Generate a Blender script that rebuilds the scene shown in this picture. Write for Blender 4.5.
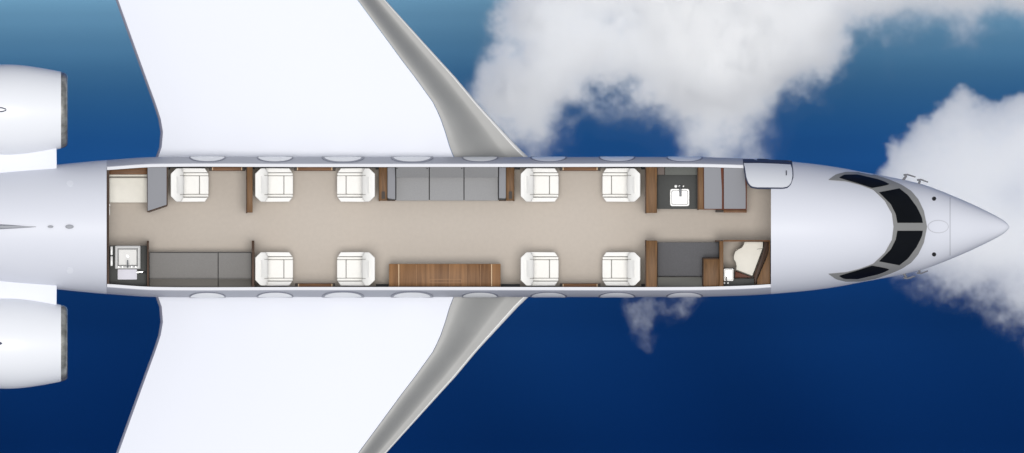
import bpy, bmesh, math, random
import numpy as np
from mathutils import Vector, Matrix

for o in list(bpy.data.objects):
    bpy.data.objects.remove(o)
SC = bpy.context.scene
COL = SC.collection
random.seed(7)

# ------------------------------------------------------------------ camera, sky, sun, exposure
S = 58.0                                    # photograph pixels per metre
cam_d = bpy.data.cameras.new('camera'); cam = bpy.data.objects.new('camera', cam_d); COL.objects.link(cam)
cam_d.type = 'ORTHO'; cam_d.ortho_scale = 1024 / S; cam_d.clip_end = 400
cam.location = (0, 0, 30); cam.rotation_euler = (0, 0, 0)
SC.camera = cam

wd = bpy.data.worlds.new('sky'); SC.world = wd; wd.use_nodes = True
wt = wd.node_tree; wt.nodes.clear()
w_out = wt.nodes.new('ShaderNodeOutputWorld'); w_bg = wt.nodes.new('ShaderNodeBackground')
w_tc = wt.nodes.new('ShaderNodeTexCoord'); w_sep = wt.nodes.new('ShaderNodeSeparateXYZ')
w_ramp = wt.nodes.new('ShaderNodeValToRGB'); w_map = wt.nodes.new('ShaderNodeMapRange')
wt.links.new(w_tc.outputs['Generated'], w_sep.inputs[0])
wt.links.new(w_sep.outputs['Z'], w_map.inputs['Value'])
w_map.inputs['From Min'].default_value = -1; w_map.inputs['From Max'].default_value = 1
wt.links.new(w_map.outputs[0], w_ramp.inputs[0])
er = w_ramp.color_ramp.elements
er[0].position = 0.0; er[0].color = (0.03, 0.10, 0.30, 1)
er[1].position = 1.0; er[1].color = (0.92, 0.95, 1.0, 1)
e = er.new(0.48); e.color = (0.10, 0.16, 0.28, 1)
e = er.new(0.52); e.color = (0.22, 0.25, 0.30, 1)
e = er.new(0.72); e.color = (0.46, 0.49, 0.55, 1)
wt.links.new(w_ramp.outputs[0], w_bg.inputs['Color']); wt.links.new(w_bg.outputs[0], w_out.inputs[0])
w_bg.inputs['Strength'].default_value = 0.80

sun_d = bpy.data.lights.new('sun', 'SUN'); sun = bpy.data.objects.new('sun', sun_d); COL.objects.link(sun)
sun_d.energy = 2.15; sun_d.angle = math.radians(20); sun_d.color = (1.0, 0.97, 0.93)
sun.location = (0, 0, 20); sun.rotation_euler = (math.radians(4), math.radians(1), 0)

SC.view_settings.view_transform = 'Standard'; SC.view_settings.look = 'None'
SC.view_settings.gamma = 1; SC.view_settings.use_curve_mapping = False
SC.view_settings.exposure = 0.0
try:
    SC.cycles.volume_bounces = 48; SC.cycles.max_bounces = 56; SC.cycles.transparent_max_bounces = 16
    SC.cycles.diffuse_bounces = 4
except Exception:
    pass

# ------------------------------------------------------------------ helpers
def W(px, py, z=0.0):                       # plan position in photograph pixels -> metres
    return Vector(((px - 512) / S, (226.5 - py) / S, z))

def lin(r, g, b):
    f = lambda c: (c / 255 / 12.92) if c / 255 <= 0.04045 else ((c / 255 + 0.055) / 1.055) ** 2.4
    return (f(r), f(g), f(b), 1)

def world_loc(o):
    v = Vector((0, 0, 0))
    while o is not None:
        v += o.location; o = o.parent
    return v

def mk(name, bm, mat, parent=None, smooth=35):
    bmesh.ops.recalc_face_normals(bm, faces=bm.faces)
    if parent is not None:
        bmesh.ops.translate(bm, verts=bm.verts, vec=-world_loc(parent))
    me = bpy.data.meshes.new(name); bm.to_mesh(me); bm.free()
    o = bpy.data.objects.new(name, me); COL.objects.link(o)
    if mat: me.materials.append(mat)
    if smooth:
        me.polygons.foreach_set('use_smooth', [True] * len(me.polygons))
        me.set_sharp_from_angle(angle=math.radians(smooth))
    if parent is not None: o.parent = parent
    return o

def tag(o, label, cat, group=None):
    o['label'] = label; o['category'] = cat
    if group: o['group'] = group
    return o

def thing(name, label, cat, px, py, z=0.0, group=None):
    o = bpy.data.objects.new(name, None); COL.objects.link(o); o.location = W(px, py, z)
    o.empty_display_size = 0.1
    return tag(o, label, cat, group)

def struct(o):
    o['kind'] = 'structure'; return o

def B(): return bmesh.new()

def prism(bm, pts, z0, z1, bev=0.0, seg=2, pos=W, zf=None):
    """extrude a plan polygon (photograph pixels) from z0 to z1, rounding its edges by bev metres"""
    t = bmesh.new()
    lo = [t.verts.new(pos(x, y, z0)) for x, y in pts]
    hi = [t.verts.new(pos(x, y, z1 if zf is None else zf(x, y))) for x, y in pts]
    n = len(pts)
    t.faces.new(lo[::-1]); t.faces.new(hi)
    for i in range(n):
        j = (i + 1) % n; t.faces.new((lo[i], lo[j], hi[j], hi[i]))
    bmesh.ops.recalc_face_normals(t, faces=t.faces)
    if bev > 0:
        es = [e_ for e_ in t.edges if e_.calc_face_angle(0) > math.radians(25)]
        bmesh.ops.bevel(t, geom=es, offset=bev, segments=seg, affect='EDGES', profile=0.6, clamp_overlap=True)
    me = bpy.data.meshes.new('tmp'); t.to_mesh(me); t.free(); bm.from_mesh(me); bpy.data.meshes.remove(me)
    return bm

def rect(x0, y0, x1, y1): return [(x0, y0), (x1, y0), (x1, y1), (x0, y1)]

def rrect(x0, y0, x1, y1, r, n=4):
    out = []
    for cx, cy, a0 in ((x1 - r, y1 - r, 0), (x0 + r, y1 - r, 90), (x0 + r, y0 + r, 180), (x1 - r, y0 + r, 270)):
        for k in range(n + 1):
            a = math.radians(a0 + 90 * k / n); out.append((cx + r * math.cos(a), cy + r * math.sin(a)))
    return out

def ell(cx, cy, rx, ry, n=20):
    return [(cx + rx * math.cos(2 * math.pi * k / n), cy + ry * math.sin(2 * math.pi * k / n)) for k in range(n)]

def tube(bm, pts, r, n=8, r_end=None):
    """round bar through world points"""
    m = len(pts); rings = []
    for i, p in enumerate(pts):
        d = (pts[min(i + 1, m - 1)] - pts[max(i - 1, 0)]).normalized()
        u = d.cross(Vector((0, 0, 1)))
        if u.length < 1e-4: u = Vector((1, 0, 0))
        u.normalize(); v = d.cross(u).normalized()
        rr = r if r_end is None else r + (r_end - r) * i / (m - 1)
        rings.append([bm.verts.new(p + u * math.cos(2 * math.pi * k / n) * rr + v * math.sin(2 * math.pi * k / n) * rr) for k in range(n)])
    for a, b in zip(rings, rings[1:]):
        for k in range(n): bm.faces.new((a[k], a[(k + 1) % n], b[(k + 1) % n], b[k]))
    bm.faces.new(rings[0]); bm.faces.new(rings[-1])
    return bm

def lathe_x(bm, prof, cy, cz, n=64, closed=False):
    """revolve (px, radius_px) profile round an axis parallel to x"""
    c = W(0, cy, cz); rings = []
    for px, r in prof:
        x = (px - 512) / S
        rings.append([bm.verts.new((x, c.y + r / S * math.cos(2 * math.pi * k / n), cz + r / S * math.sin(2 * math.pi * k / n))) for k in range(n)])
    prs = list(zip(rings, rings[1:]))
    if closed: prs.append((rings[-1], rings[0]))
    for a, b in prs:
        for k in range(n): bm.faces.new((a[k], a[(k + 1) % n], b[(k + 1) % n], b[k]))
    if not closed:
        bm.faces.new(rings[0]); bm.faces.new(rings[-1])
    return bm

def interp(tab, x): return float(np.interp(x, [t[0] for t in tab], [t[1] for t in tab]))

def smooth_tab(tab, n=8):                   # Catmull-Rom refinement of a table
    out = []
    for i in range(len(tab) - 1):
        p0 = tab[max(i - 1, 0)]; p1 = tab[i]; p2 = tab[i + 1]; p3 = tab[min(i + 2, len(tab) - 1)]
        m1 = (p2[1] - p0[1]) / (p2[0] - p0[0]) * (p2[0] - p1[0]); m2 = (p3[1] - p1[1]) / (p3[0] - p1[0]) * (p2[0] - p1[0])
        for k in range(n):
            t = k / n
            out.append((p1[0] + (p2[0] - p1[0]) * t,
                        (2*t**3 - 3*t**2 + 1) * p1[1] + (t**3 - 2*t**2 + t) * m1 + (-2*t**3 + 3*t**2) * p2[1] + (t**3 - t**2) * m2))
    out.append(tab[-1]); return out

def resample(pts, n):
    P = np.array(pts, float); d = np.r_[0, np.cumsum(np.hypot(*np.diff(P, axis=0).T))]
    s = np.linspace(0, d[-1], n)
    return list(zip(np.interp(s, d, P[:, 0]), np.interp(s, d, P[:, 1])))

# ------------------------------------------------------------------ materials
def mat(name, col, rough=0.5, metal=0.0, coat=0.0, spec=0.5, noise=0.0, nscale=20, bump=0.0, bscale=120):
    m = bpy.data.materials.new(name); m.use_nodes = True
    nt = m.node_tree; b = nt.nodes['Principled BSDF']
    b.inputs['Base Color'].default_value = col; b.inputs['Roughness'].default_value = rough
    b.inputs['Metallic'].default_value = metal; b.inputs['Coat Weight'].default_value = coat
    b.inputs['Specular IOR Level'].default_value = spec; b.inputs['Coat Roughness'].default_value = 0.15
    tc = nt.nodes.new('ShaderNodeTexCoord')
    if noise > 0:
        n = nt.nodes.new('ShaderNodeTexNoise'); n.inputs['Scale'].default_value = nscale; n.inputs['Detail'].default_value = 5
        nt.links.new(tc.outputs['Object'], n.inputs['Vector'])
        mr = nt.nodes.new('ShaderNodeMapRange'); mr.inputs['From Min'].default_value = 0.3; mr.inputs['From Max'].default_value = 0.7
        mr.inputs['To Min'].default_value = 1 - noise; mr.inputs['To Max'].default_value = 1 + noise
        nt.links.new(n.outputs['Fac'], mr.inputs['Value'])
        mx = nt.nodes.new('ShaderNodeVectorMath'); mx.operation = 'SCALE'; mx.inputs[0].default_value = col[:3]
        nt.links.new(mr.outputs[0], mx.inputs['Scale']); nt.links.new(mx.outputs[0], b.inputs['Base Color'])
    if bump > 0:
        n2 = nt.nodes.new('ShaderNodeTexNoise'); n2.inputs['Scale'].default_value = bscale; n2.inputs['Detail'].default_value = 3
        nt.links.new(tc.outputs['Object'], n2.inputs['Vector'])
        bp = nt.nodes.new('ShaderNodeBump'); bp.inputs['Strength'].default_value = bump; bp.inputs['Distance'].default_value = 0.004
        nt.links.new(n2.outputs['Fac'], bp.inputs['Height']); nt.links.new(bp.outputs[0], b.inputs['Normal'])
    return m

def wood(name, dark, light, scale=(26, 2.2, 2.2), rough=0.42, wscale=1.0):
    m = bpy.data.materials.new(name); m.use_nodes = True
    nt = m.node_tree; b = nt.nodes['Principled BSDF']; b.inputs['Roughness'].default_value = rough
    b.inputs['Specular IOR Level'].default_value = 0.15
    tc = nt.nodes.new('ShaderNodeTexCoord'); mp = nt.nodes.new('ShaderNodeMapping'); mp.inputs['Scale'].default_value = scale
    nt.links.new(tc.outputs['Object'], mp.inputs['Vector'])
    n = nt.nodes.new('ShaderNodeTexNoise'); n.inputs['Scale'].default_value = wscale; n.inputs['Detail'].default_value = 6; n.inputs['Roughness'].default_value = 0.62
    n.inputs['Distortion'].default_value = 0.4
    nt.links.new(mp.outputs[0], n.inputs['Vector'])
    r = nt.nodes.new('ShaderNodeValToRGB')
    r.color_ramp.elements[0].position = 0.32; r.color_ramp.elements[0].color = dark
    r.color_ramp.elements[1].position = 0.68; r.color_ramp.elements[1].color = light
    nt.links.new(n.outputs['Fac'], r.inputs[0]); nt.links.new(r.outputs[0], b.inputs['Base Color'])
    return m

M = {}
M['paint'] = mat('white_aircraft_paint', (0.665, 0.68, 0.74, 1), 0.45, spec=0.25)
M['hull'] = mat('shaded_hull_paint', (0.44, 0.45, 0.50, 1), 0.45, spec=0.3)  # hull paint darkened to carry the shade of the sloping sides
M['cowl'] = mat('white_cowl_paint', (0.77, 0.785, 0.82, 1), 0.40, coat=0.12, spec=0.3)
M['wing'] = mat('white_wing_paint', (0.715, 0.735, 0.80, 1), 0.45, spec=0.3)
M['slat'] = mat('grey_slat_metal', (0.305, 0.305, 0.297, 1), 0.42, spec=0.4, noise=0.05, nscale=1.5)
M['lip_strip'] = mat('painted_edge_highlight', (0.66, 0.66, 0.65, 1), 0.3, spec=0.6)  # pale colour painting in the bright highlight along the leading edge
M['te'] = mat('lavender_grey_flap_edge', (0.36, 0.36, 0.43, 1), 0.5)
M['lip'] = mat('brushed_inlet_metal', (0.30, 0.30, 0.28, 1), 0.33, metal=0.7, noise=0.35, nscale=9)
M['dark'] = mat('black_gap', (0.012, 0.012, 0.013, 1), 0.7)
M['seal'] = mat('dark_seal_and_shade', (0.035, 0.045, 0.085, 1), 0.6)  # for dark outlines and the painted shade above the door
M['hull_grey'] = mat('window_frame_grey', (0.20, 0.21, 0.26, 1), 0.4)
M['pane'] = mat('pane_painted_reflection', (0.94, 0.94, 0.94, 1), 0.25, spec=0.3)  # white base colour stands in for sky reflected in the glass
M['cockpit_glass'] = mat('black_cockpit_glass', (0.006, 0.007, 0.009, 1), 0.35, spec=0.08, noise=0.2, nscale=2)
M['cockpit_frame'] = mat('grey_windshield_frame', (0.25, 0.25, 0.245, 1), 0.45, spec=0.3)
M['probe'] = mat('dull_probe_metal', (0.22, 0.22, 0.23, 1), 0.4, metal=0.5)
M['fan'] = mat('titanium_fan', (0.10, 0.10, 0.11, 1), 0.4, metal=0.8)
M['carpet'] = mat('beige_carpet', lin(191, 182, 172), 0.95, spec=0.1, noise=0.02, nscale=14, bump=0.12, bscale=260)
M['lining'] = mat('white_cabin_lining', (0.66, 0.665, 0.70, 1), 0.55)
M['leather'] = mat('white_leather', (0.82, 0.81, 0.78, 1), 0.5, spec=0.35, noise=0.015, nscale=30, bump=0.12, bscale=180)
M['seam_shade'] = mat('grey_seam_and_gap_shade', (0.36, 0.35, 0.33, 1), 0.7)  # grey under the white cushions paints shade into their gaps; seams too
M['sofa'] = mat('grey_sofa_fabric', lin(150, 150, 151), 0.85, spec=0.2, noise=0.05, nscale=60, bump=0.2, bscale=300)
M['sofa_dark'] = mat('dark_sofa_base', lin(72, 72, 73), 0.85)
M['divan'] = mat('taupe_grey_fabric', lin(130, 128, 126), 0.85, spec=0.2, noise=0.05, nscale=60, bump=0.2, bscale=300)
M['divan_back'] = mat('darker_taupe_fabric', lin(132, 128, 121), 0.85, spec=0.2, noise=0.05, nscale=60)
M['closet'] = mat('cool_grey_laminate', lin(134, 135, 140), 0.6, spec=0.3)
M['counter'] = mat('charcoal_stone', lin(58, 60, 59), 0.55, spec=0.3, noise=0.08, nscale=40)
M['counter_light'] = mat('mid_charcoal_stone', lin(92, 94, 90), 0.6, spec=0.3, noise=0.08, nscale=40)
M['crew'] = mat('charcoal_fabric', lin(98, 98, 101), 0.9, spec=0.15, noise=0.08, nscale=60)
M['ceramic'] = mat('white_ceramic', (0.66, 0.66, 0.65, 1), 0.3, coat=0.2)
M['steel'] = mat('brushed_steel', (0.62, 0.62, 0.61, 1), 0.28, metal=0.9)
M['chrome'] = mat('polished_tap_metal', (0.42, 0.42, 0.42, 1), 0.25, metal=0.9)
M['cream'] = mat('cream_surface', lin(230, 227, 217), 0.5, spec=0.3, noise=0.03, nscale=8)
M['towel'] = mat('pale_linen', lin(222, 221, 230), 0.9, spec=0.1, bump=0.3, bscale=200)
M['inlay'] = mat('pale_metal_inlay', lin(200, 172, 138), 0.5, spec=0.2)
M['joint'] = mat('thin_pale_joint', lin(150, 112, 76), 0.5, spec=0.2)
M['cup'] = mat('dark_recess', lin(42, 30, 20), 0.6)
M['red_wood'] = wood('red_brown_wood', lin(84, 40, 22), lin(108, 56, 34))
M['walnut'] = wood('walnut_veneer', lin(82, 56, 28), lin(118, 84, 50), (26, 2.2, 2.2))
M['walnut_x'] = wood('walnut_lengthwise', lin(84, 54, 30), lin(124, 86, 54), (2.2, 26, 6))
M['walnut_dark'] = wood('dark_walnut', lin(50, 34, 24), lin(76, 52, 36), (26, 2.2, 2.2))
M['credenza'] = wood('credenza_walnut', lin(94, 62, 34), lin(140, 101, 64), (11, 0.7, 0.7), wscale=0.9)

# ------------------------------------------------------------------ sea and clouds far below
SEA_Z = -70.0
def depth_at(x, y):                          # sea floor shelves away towards -y
    py = 226.5 - y * S
    d = float(np.interp(py, [-3000, -900, -300, 0, 30, 60, 80, 100, 125, 150, 230, 330, 453, 900, 3000], [9.5, 5.5, 1.4, 1.0, 1.45, 2.2, 2.95, 3.85, 5.0, 6.1, 8.4, 10.3, 12.0, 15.0, 18.0]))
    return d * (1 + 0.02 * math.sin(x * 0.55 + 0.7 * math.sin(y * 0.4)) + 0.015 * math.sin(x * 1.3 + y * 0.9))

gx = [-400, -220, -120, -50, -25] + list(np.linspace(-14, 14, 85)) + [25, 50, 90, 220, 400]
gy = [-400, -220, -120, -50, -25] + list(np.linspace(-12, 12, 145)) + [25, 50, 90, 220, 400]
bm = B()
vs = [[bm.verts.new((x, y, SEA_Z - depth_at(x, y))) for x in gx] for y in gy]
for j in range(len(gy) - 1):
    for i in range(len(gx) - 1):
        bm.faces.new((vs[j][i], vs[j][i + 1], vs[j + 1][i + 1], vs[j + 1][i]))
m_bed = mat('seabed', (0.3, 0.4, 0.5, 1), 1.0, spec=0.0)   # base colour graded by depth: turquoise where shallow, brown-grey where deep
nt = m_bed.node_tree; b = nt.nodes['Principled BSDF']; tc = nt.nodes.new('ShaderNodeTexCoord'); sx = nt.nodes.new('ShaderNodeSeparateXYZ')
nz = nt.nodes.new('ShaderNodeTexNoise'); nz.inputs['Scale'].default_value = 0.35; nz.inputs['Detail'].default_value = 6
ma = nt.nodes.new('ShaderNodeMath'); ma.operation = 'MULTIPLY_ADD'; ma.inputs[1].default_value = 1.2
mr = nt.nodes.new('ShaderNodeMapRange'); mr.inputs['From Min'].default_value = SEA_Z - 0.5; mr.inputs['From Max'].default_value = SEA_Z - 12.5
rp = nt.nodes.new('ShaderNodeValToRGB'); el_ = rp.color_ramp.elements
el_[0].position = 0.0; el_[0].color = (0.245, 0.415, 0.53, 1)
el_[1].position = 0.96; el_[1].color = (0.215, 0.185, 0.175, 1)
e = el_.new(0.38); e.color = (0.262, 0.455, 0.605, 1)
e = el_.new(0.72); e.color = (0.252, 0.250, 0.27, 1)
nt.links.new(tc.outputs['Object'], sx.inputs[0]); nt.links.new(tc.outputs['Object'], nz.inputs['Vector'])
nt.links.new(nz.outputs['Fac'], ma.inputs[0]); nt.links.new(sx.outputs['Z'], ma.inputs[2])
nt.links.new(ma.outputs[0], mr.inputs['Value']); nt.links.new(mr.outputs[0], rp.inputs[0]); nt.links.new(rp.outputs[0], b.inputs['Base Color'])
seabed = struct(mk('seabed_ground', bm, m_bed, None, 80))

m_sea = bpy.data.materials.new('sea_water'); m_sea.use_nodes = True
nt = m_sea.node_tree; nt.nodes.clear()
so = nt.nodes.new('ShaderNodeOutputMaterial'); tr = nt.nodes.new('ShaderNodeBsdfTransparent'); gl = nt.nodes.new('ShaderNodeBsdfGlossy')
gl.inputs['Roughness'].default_value = 0.25
lw = nt.nodes.new('ShaderNodeLayerWeight'); mr = nt.nodes.new('ShaderNodeMapRange')
mr.inputs['From Min'].default_value = 0.35; mr.inputs['From Max'].default_value = 1.0; mr.inputs['To Max'].default_value = 0.7
mx = nt.nodes.new('ShaderNodeMixShader')
nt.links.new(lw.outputs['Facing'], mr.inputs['Value']); nt.links.new(mr.outputs[0], mx.inputs[0])
nt.links.new(tr.outputs[0], mx.inputs[1]); nt.links.new(gl.outputs[0], mx.inputs[2]); nt.links.new(mx.outputs[0], so.inputs['Surface'])
va = nt.nodes.new('ShaderNodeVolumeAbsorption'); va.inputs['Density'].default_value = 0.20
va.inputs['Color'].default_value = (0.07, 0.575, 0.885, 1)
nt.links.new(va.outputs[0], so.inputs['Volume'])
bm = B(); bmesh.ops.create_cube(bm, size=1)
for v in bm.verts: v.co = Vector((v.co.x * 798, v.co.y * 798, SEA_Z if v.co.z > 0 else SEA_Z - 40))
sea = struct(mk('sea', bm, m_sea, None, 0))

rng = np.random.default_rng(11)
def value_noise(X, Y, cell, seed):
    r = np.random.default_rng(seed); G = r.random((256, 256))
    u = X / cell; v = Y / cell; i = np.floor(u).astype(int); j = np.floor(v).astype(int)
    fx = u - i; fy = v - j; fx = fx * fx * fx * (fx * (6 * fx - 15) + 10); fy = fy * fy * fy * (fy * (6 * fy - 15) + 10)
    g = lambda a, b: G[a % 256, b % 256]
    return (g(i, j) * (1 - fx) + g(i + 1, j) * fx) * (1 - fy) + (g(i, j + 1) * (1 - fx) + g(i + 1, j + 1) * fx) * fy
def fbm(X, Y, cell, seed, octs=6, gain=0.52):
    t = 0; a = 1.0; s = 0
    for k in range(octs):
        c_, s_ = math.cos(0.6 * k), math.sin(0.6 * k)
        t = t + a * (value_noise(X * c_ - Y * s_ + 900, X * s_ + Y * c_ + 900, cell / 2.03 ** k, seed + k) - 0.5); s += a; a *= gain
    return t / s * 2
def sdf(X, Y, poly):                         # signed distance in px, positive inside
    P = np.array(poly, float); d = np.full(X.shape, 1e9); ins = np.zeros(X.shape, bool)
    for (ax, ay), (bx, by) in zip(P, np.roll(P, -1, 0)):
        ex, ey = bx - ax, by - ay; t = np.clip(((X - ax) * ex + (Y - ay) * ey) / (ex * ex + ey * ey), 0, 1)
        d = np.minimum(d, np.hypot(X - ax - t * ex, Y - ay - t * ey))
        with np.errstate(divide='ignore', invalid='ignore'):
            c = ((ay > Y) != (by > Y)) & (X < (bx - ax) * (Y - ay) / (by - ay) + ax)
        ins ^= c
    return np.where(ins, d, -d)

def cloud(thick, x0, y0, x1, y1, step, z, label, material, eps=0.012):
    """a bank of vapour: thickness field (metres, >0 inside) over the plan, as one closed lens-like mesh"""
    xs = np.arange(x0, x1 + step, step); ys = np.arange(y0, y1 + step, step)
    X, Y = np.meshgrid(xs, ys); T = thick(X, Y)
    T[0, :] = T[-1, :] = T[:, 0] = T[:, -1] = 0
    inside = T > eps
    # keep the largest connected body only
    lab = np.zeros(T.shape, int); best = (0, 0); cur = 0
    for j0 in range(T.shape[0]):
        for i0 in range(T.shape[1]):
            if inside[j0, i0] and not lab[j0, i0]:
                cur += 1; st = [(j0, i0)]; lab[j0, i0] = cur; cnt = 0
                while st:
                    j, i = st.pop(); cnt += 1
                    for a, b in ((j + 1, i), (j - 1, i), (j, i + 1), (j, i - 1)):
                        if 0 <= a < T.shape[0] and 0 <= b < T.shape[1] and inside[a, b] and not lab[a, b]:
                            lab[a, b] = cur; st.append((a, b))
                if cnt > best[0]: best = (cnt, cur)
    keep = lab == best[1]
    cells = keep[:-1, :-1] | keep[1:, :-1] | keep[:-1, 1:] | keep[1:, 1:]
    T = np.where(keep, T, 0)
    idx_t = {}; idx_b = {}; verts = []; faces = []
    def vid(j, i, top):
        flat = T[j, i] <= 0.0
        d = idx_t if (top or flat) else idx_b
        k = d.get((j, i))
        if k is None:
            p = W(X[j, i], Y[j, i], z + (0 if flat else (0.62 if top else -0.38) * T[j, i]))
            k = len(verts); verts.append(p); d[(j, i)] = k
        return k
    for j, i in zip(*np.nonzero(cells)):
        q = ((j, i), (j + 1, i), (j + 1, i + 1), (j, i + 1))
        t_ = [vid(a, b, True) for a, b in q]; b_ = [vid(a, b, False) for a, b in q]
        faces.append(t_)
        if t_ != b_: faces.append(b_[::-1])
        else: faces.pop()
    c = W((x0 + x1) / 2, (y0 + y1) / 2, z)
    me = bpy.data.meshes.new('cloud'); me.from_pydata([v - c for v in verts], [], faces)
    me.polygons.foreach_set('use_smooth', [True] * len(me.polygons)); me.materials.append(material)
    o = bpy.data.objects.new('cloud', me); COL.objects.link(o); o.location = c
    return tag(o, label, 'cloud', None)

def vapour(name, dens):
    m = bpy.data.materials.new(name); m.use_nodes = True; nt = m.node_tree; nt.nodes.clear()
    o = nt.nodes.new('ShaderNodeOutputMaterial'); v = nt.nodes.new('ShaderNodeVolumeScatter')
    v.inputs['Color'].default_value = (0.987, 0.9955, 1.0, 1); v.inputs['Density'].default_value = dens; v.inputs['Anisotropy'].default_value = 0.0
    t = nt.nodes.new('ShaderNodeBsdfTransparent'); d = nt.nodes.new('ShaderNodeBsdfDiffuse'); d.inputs['Color'].default_value = (0.9, 0.9, 0.92, 1)
    x = nt.nodes.new('ShaderNodeMixShader'); x.inputs[0].default_value = 0.0004
    nt.links.new(t.outputs[0], x.inputs[1]); nt.links.new(d.outputs[0], x.inputs[2])
    nt.links.new(x.outputs[0], o.inputs['Surface']); nt.links.new(v.outputs[0], o.inputs['Volume'])
    return m
M['vapour'] = vapour('cloud_vapour', 6.5)

def soft(a, lo, hi):
    t = np.clip((a - lo) / (hi - lo), 0, 1); return t * t * (3 - 2 * t)

BIG = [(486, -140), (490, 20), (494, 42), (478, 62), (466, 80), (462, 100), (500, 150), (520, 175), (584, 175), (588, 150), (582, 150), (590, 140),
       (628, 150), (662, 154), (690, 164), (705, 186), (778, 186), (786, 150), (796, 126), (816, 112), (838, 96), (856, 74), (872, 62), (888, 80), (896, 60),
       (930, 50), (958, 58), (1000, 40), (1060, 42), (1110, 20), (1110, -140)]
def t_big(X, Y):
    d = sdf(X + 9 * fbm(X, Y, 30, 40), Y + 9 * fbm(X, Y, 30, 50), BIG)
    f = fbm(X, Y, 95, 3); g = fbm(X, Y, 34, 23)
    h = fbm(X, Y, 16, 33, 5, 0.6)
    e_ = d + 26 * f + 16 * g + 6 * h
    low = soft(Y, 55, 120) * soft(X, 520, 600)
    core = soft(e_, -6, 70 + 26 * low) ** (1.45 + 0.15 * low)
    right = 1 - 0.74 * soft(X, 850, 900) * soft(Y + 40 * f, -40, 22)          # the far end thins out
    gap = 1 - 0.62 * np.exp(-(((X - 640) / 50) ** 2 + ((Y - 142) / 26) ** 2)) - 0.25 * np.exp(-(((X - 770) / 34) ** 2 + ((Y - 112) / 26) ** 2))
    t = core * right * gap * np.maximum(1.0 + 0.7 * f + (0.5 + 0.3 * low) * g + (0.15 + 0.3 * low) * h, 0.1) * 1.45 * (1 - 0.5 * low * soft(Y, 85, 125))
    return np.where(e_ > -6, np.maximum(t, 0.0012), 0)
cloud(t_big, 440, -130, 1110, 190, 2.0, -50.0, 'broad white cloud bank spreading beyond the wing above the open cabin', M['vapour'], 0.001)

NOSE = [(866, 200), (884, 158), (892, 142), (905, 134), (914, 124), (930, 112), (944, 106), (955, 96), (962, 90), (972, 91), (979, 100), (996, 103), (1008, 94), (1022, 90), (1100, 84),
        (1130, 250), (1110, 400), (1030, 372), (1016, 356), (1004, 342), (996, 330), (976, 318), (962, 312), (944, 304), (930, 302), (912, 296), (898, 284), (880, 268)]
def t_nose(X, Y):
    bl = lambda c, k: np.abs(fbm(X, Y, c, k, 3))
    d = sdf(X + 5 * fbm(X, Y, 24, 140), Y + 5 * fbm(X, Y, 24, 150), NOSE) + 9 * (0.22 - bl(22, 171)) + 5 * (0.22 - bl(10, 181))
    f = fbm(X, Y, 80, 103); g = fbm(X, Y, 26, 123, 6, 0.6)
    low = soft(Y, 235, 290)
    e_ = d + (6 + 16 * low) * f + (7 + 9 * low) * g
    t = (0.45 * soft(e_, -3, 12 + 26 * low) + 0.55 * soft(e_, 0, 60 + 45 * low)) ** (1 + 0.3 * low) * 0.52 * (1.08 - 0.30 * low + 0.25 * f + 0.22 * g)
    t *= 1 - 0.45 * np.exp(-(((X - 1018) / 26) ** 2 + ((Y - 196) / 24) ** 2))
    return np.where(e_ > -3, np.maximum(t, 0.0012), 0)
cloud(t_nose, 850, 70, 1140, 420, 2.0, -34.0, 'white billowing cloud behind the pointed nose of the aircraft', M['vapour'], 0.001)

WISP = [(608, 280), (712, 280), (712, 300), (700, 314), (690, 330), (672, 328), (660, 338), (652, 354), (636, 342), (624, 324), (616, 310)]
def t_wisp(X, Y):
    d = sdf(X + 8 * fbm(X, Y, 20, 240), Y + 8 * fbm(X, Y, 20, 250), WISP)
    f = fbm(X, Y, 34, 203); g = fbm(X, Y, 13, 223, 5, 0.6)
    e_ = d + 6 * f + 5 * g
    ridge = np.exp(-(((X - 692 + (Y - 300) * 0.55) / 10) ** 2 + ((Y - 310) / 18) ** 2)) + 0.55 * np.exp(-(((X - 626 - (Y - 300) * 0.45) / 12) ** 2 + ((Y - 312) / 26) ** 2))
    t = soft(e_, -2, 22) * np.maximum(0.040 + 0.06 * f + 0.07 * g + 0.045 * ridge * (1 + g), 0.008) * 0.8
    return np.where(e_ > 0, np.maximum(t, 0.0), 0)
cloud(t_wisp, 595, 268, 730, 370, 1.2, -26.0, 'small thin wisp of cloud trailing below the crew seat area', M['vapour'], 0.001)

# ------------------------------------------------------------------ aircraft
AY = 227.0                                   # plan row of the hull axis
ZC = 0.5                                     # height of the hull axis above the cabin floor
W_TAB = smooth_tab([(-280, 8), (-200, 24), (-120, 38), (-60, 48), (0, 56.5), (57, 62.4), (107, 67), (156, 70), (300, 70), (520, 70), (690, 70), (743, 68.6), (771, 67), (810, 63.5),
                    (839, 59.5), (860, 55.5), (890, 50), (910, 45.8), (930, 40.2), (966, 25.6), (990, 14.2), (1003, 7), (1008, 2.6), (1009.5, 0.2)])
ZT_TAB = smooth_tab([(-280, 62), (-120, 72), (0, 76), (107, 78), (156, 80), (300, 80), (520, 80), (690, 80), (771, 79), (810, 77), (845, 71), (875, 62), (900, 48), (927, 29), (950, 18),
                     (975, 6), (1000, -8), (1008, -13), (1009.5, -15)])
ZB_TAB = smooth_tab([(-280, 40), (-120, -20), (0, -56), (107, -76), (156, -80), (300, -80), (520, -80), (690, -80), (771, -78), (860, -69), (922, -54), (966, -37), (1000, -21), (1009.5, -15.4)])
ZM_TAB = smooth_tab([(-280, 52), (-120, 26), (0, 10), (107, 0), (156, 0), (300, 0), (690, 0), (771, 0), (860, -6), (922, -12), (966, -15), (1009.5, -15.2)])
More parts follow.
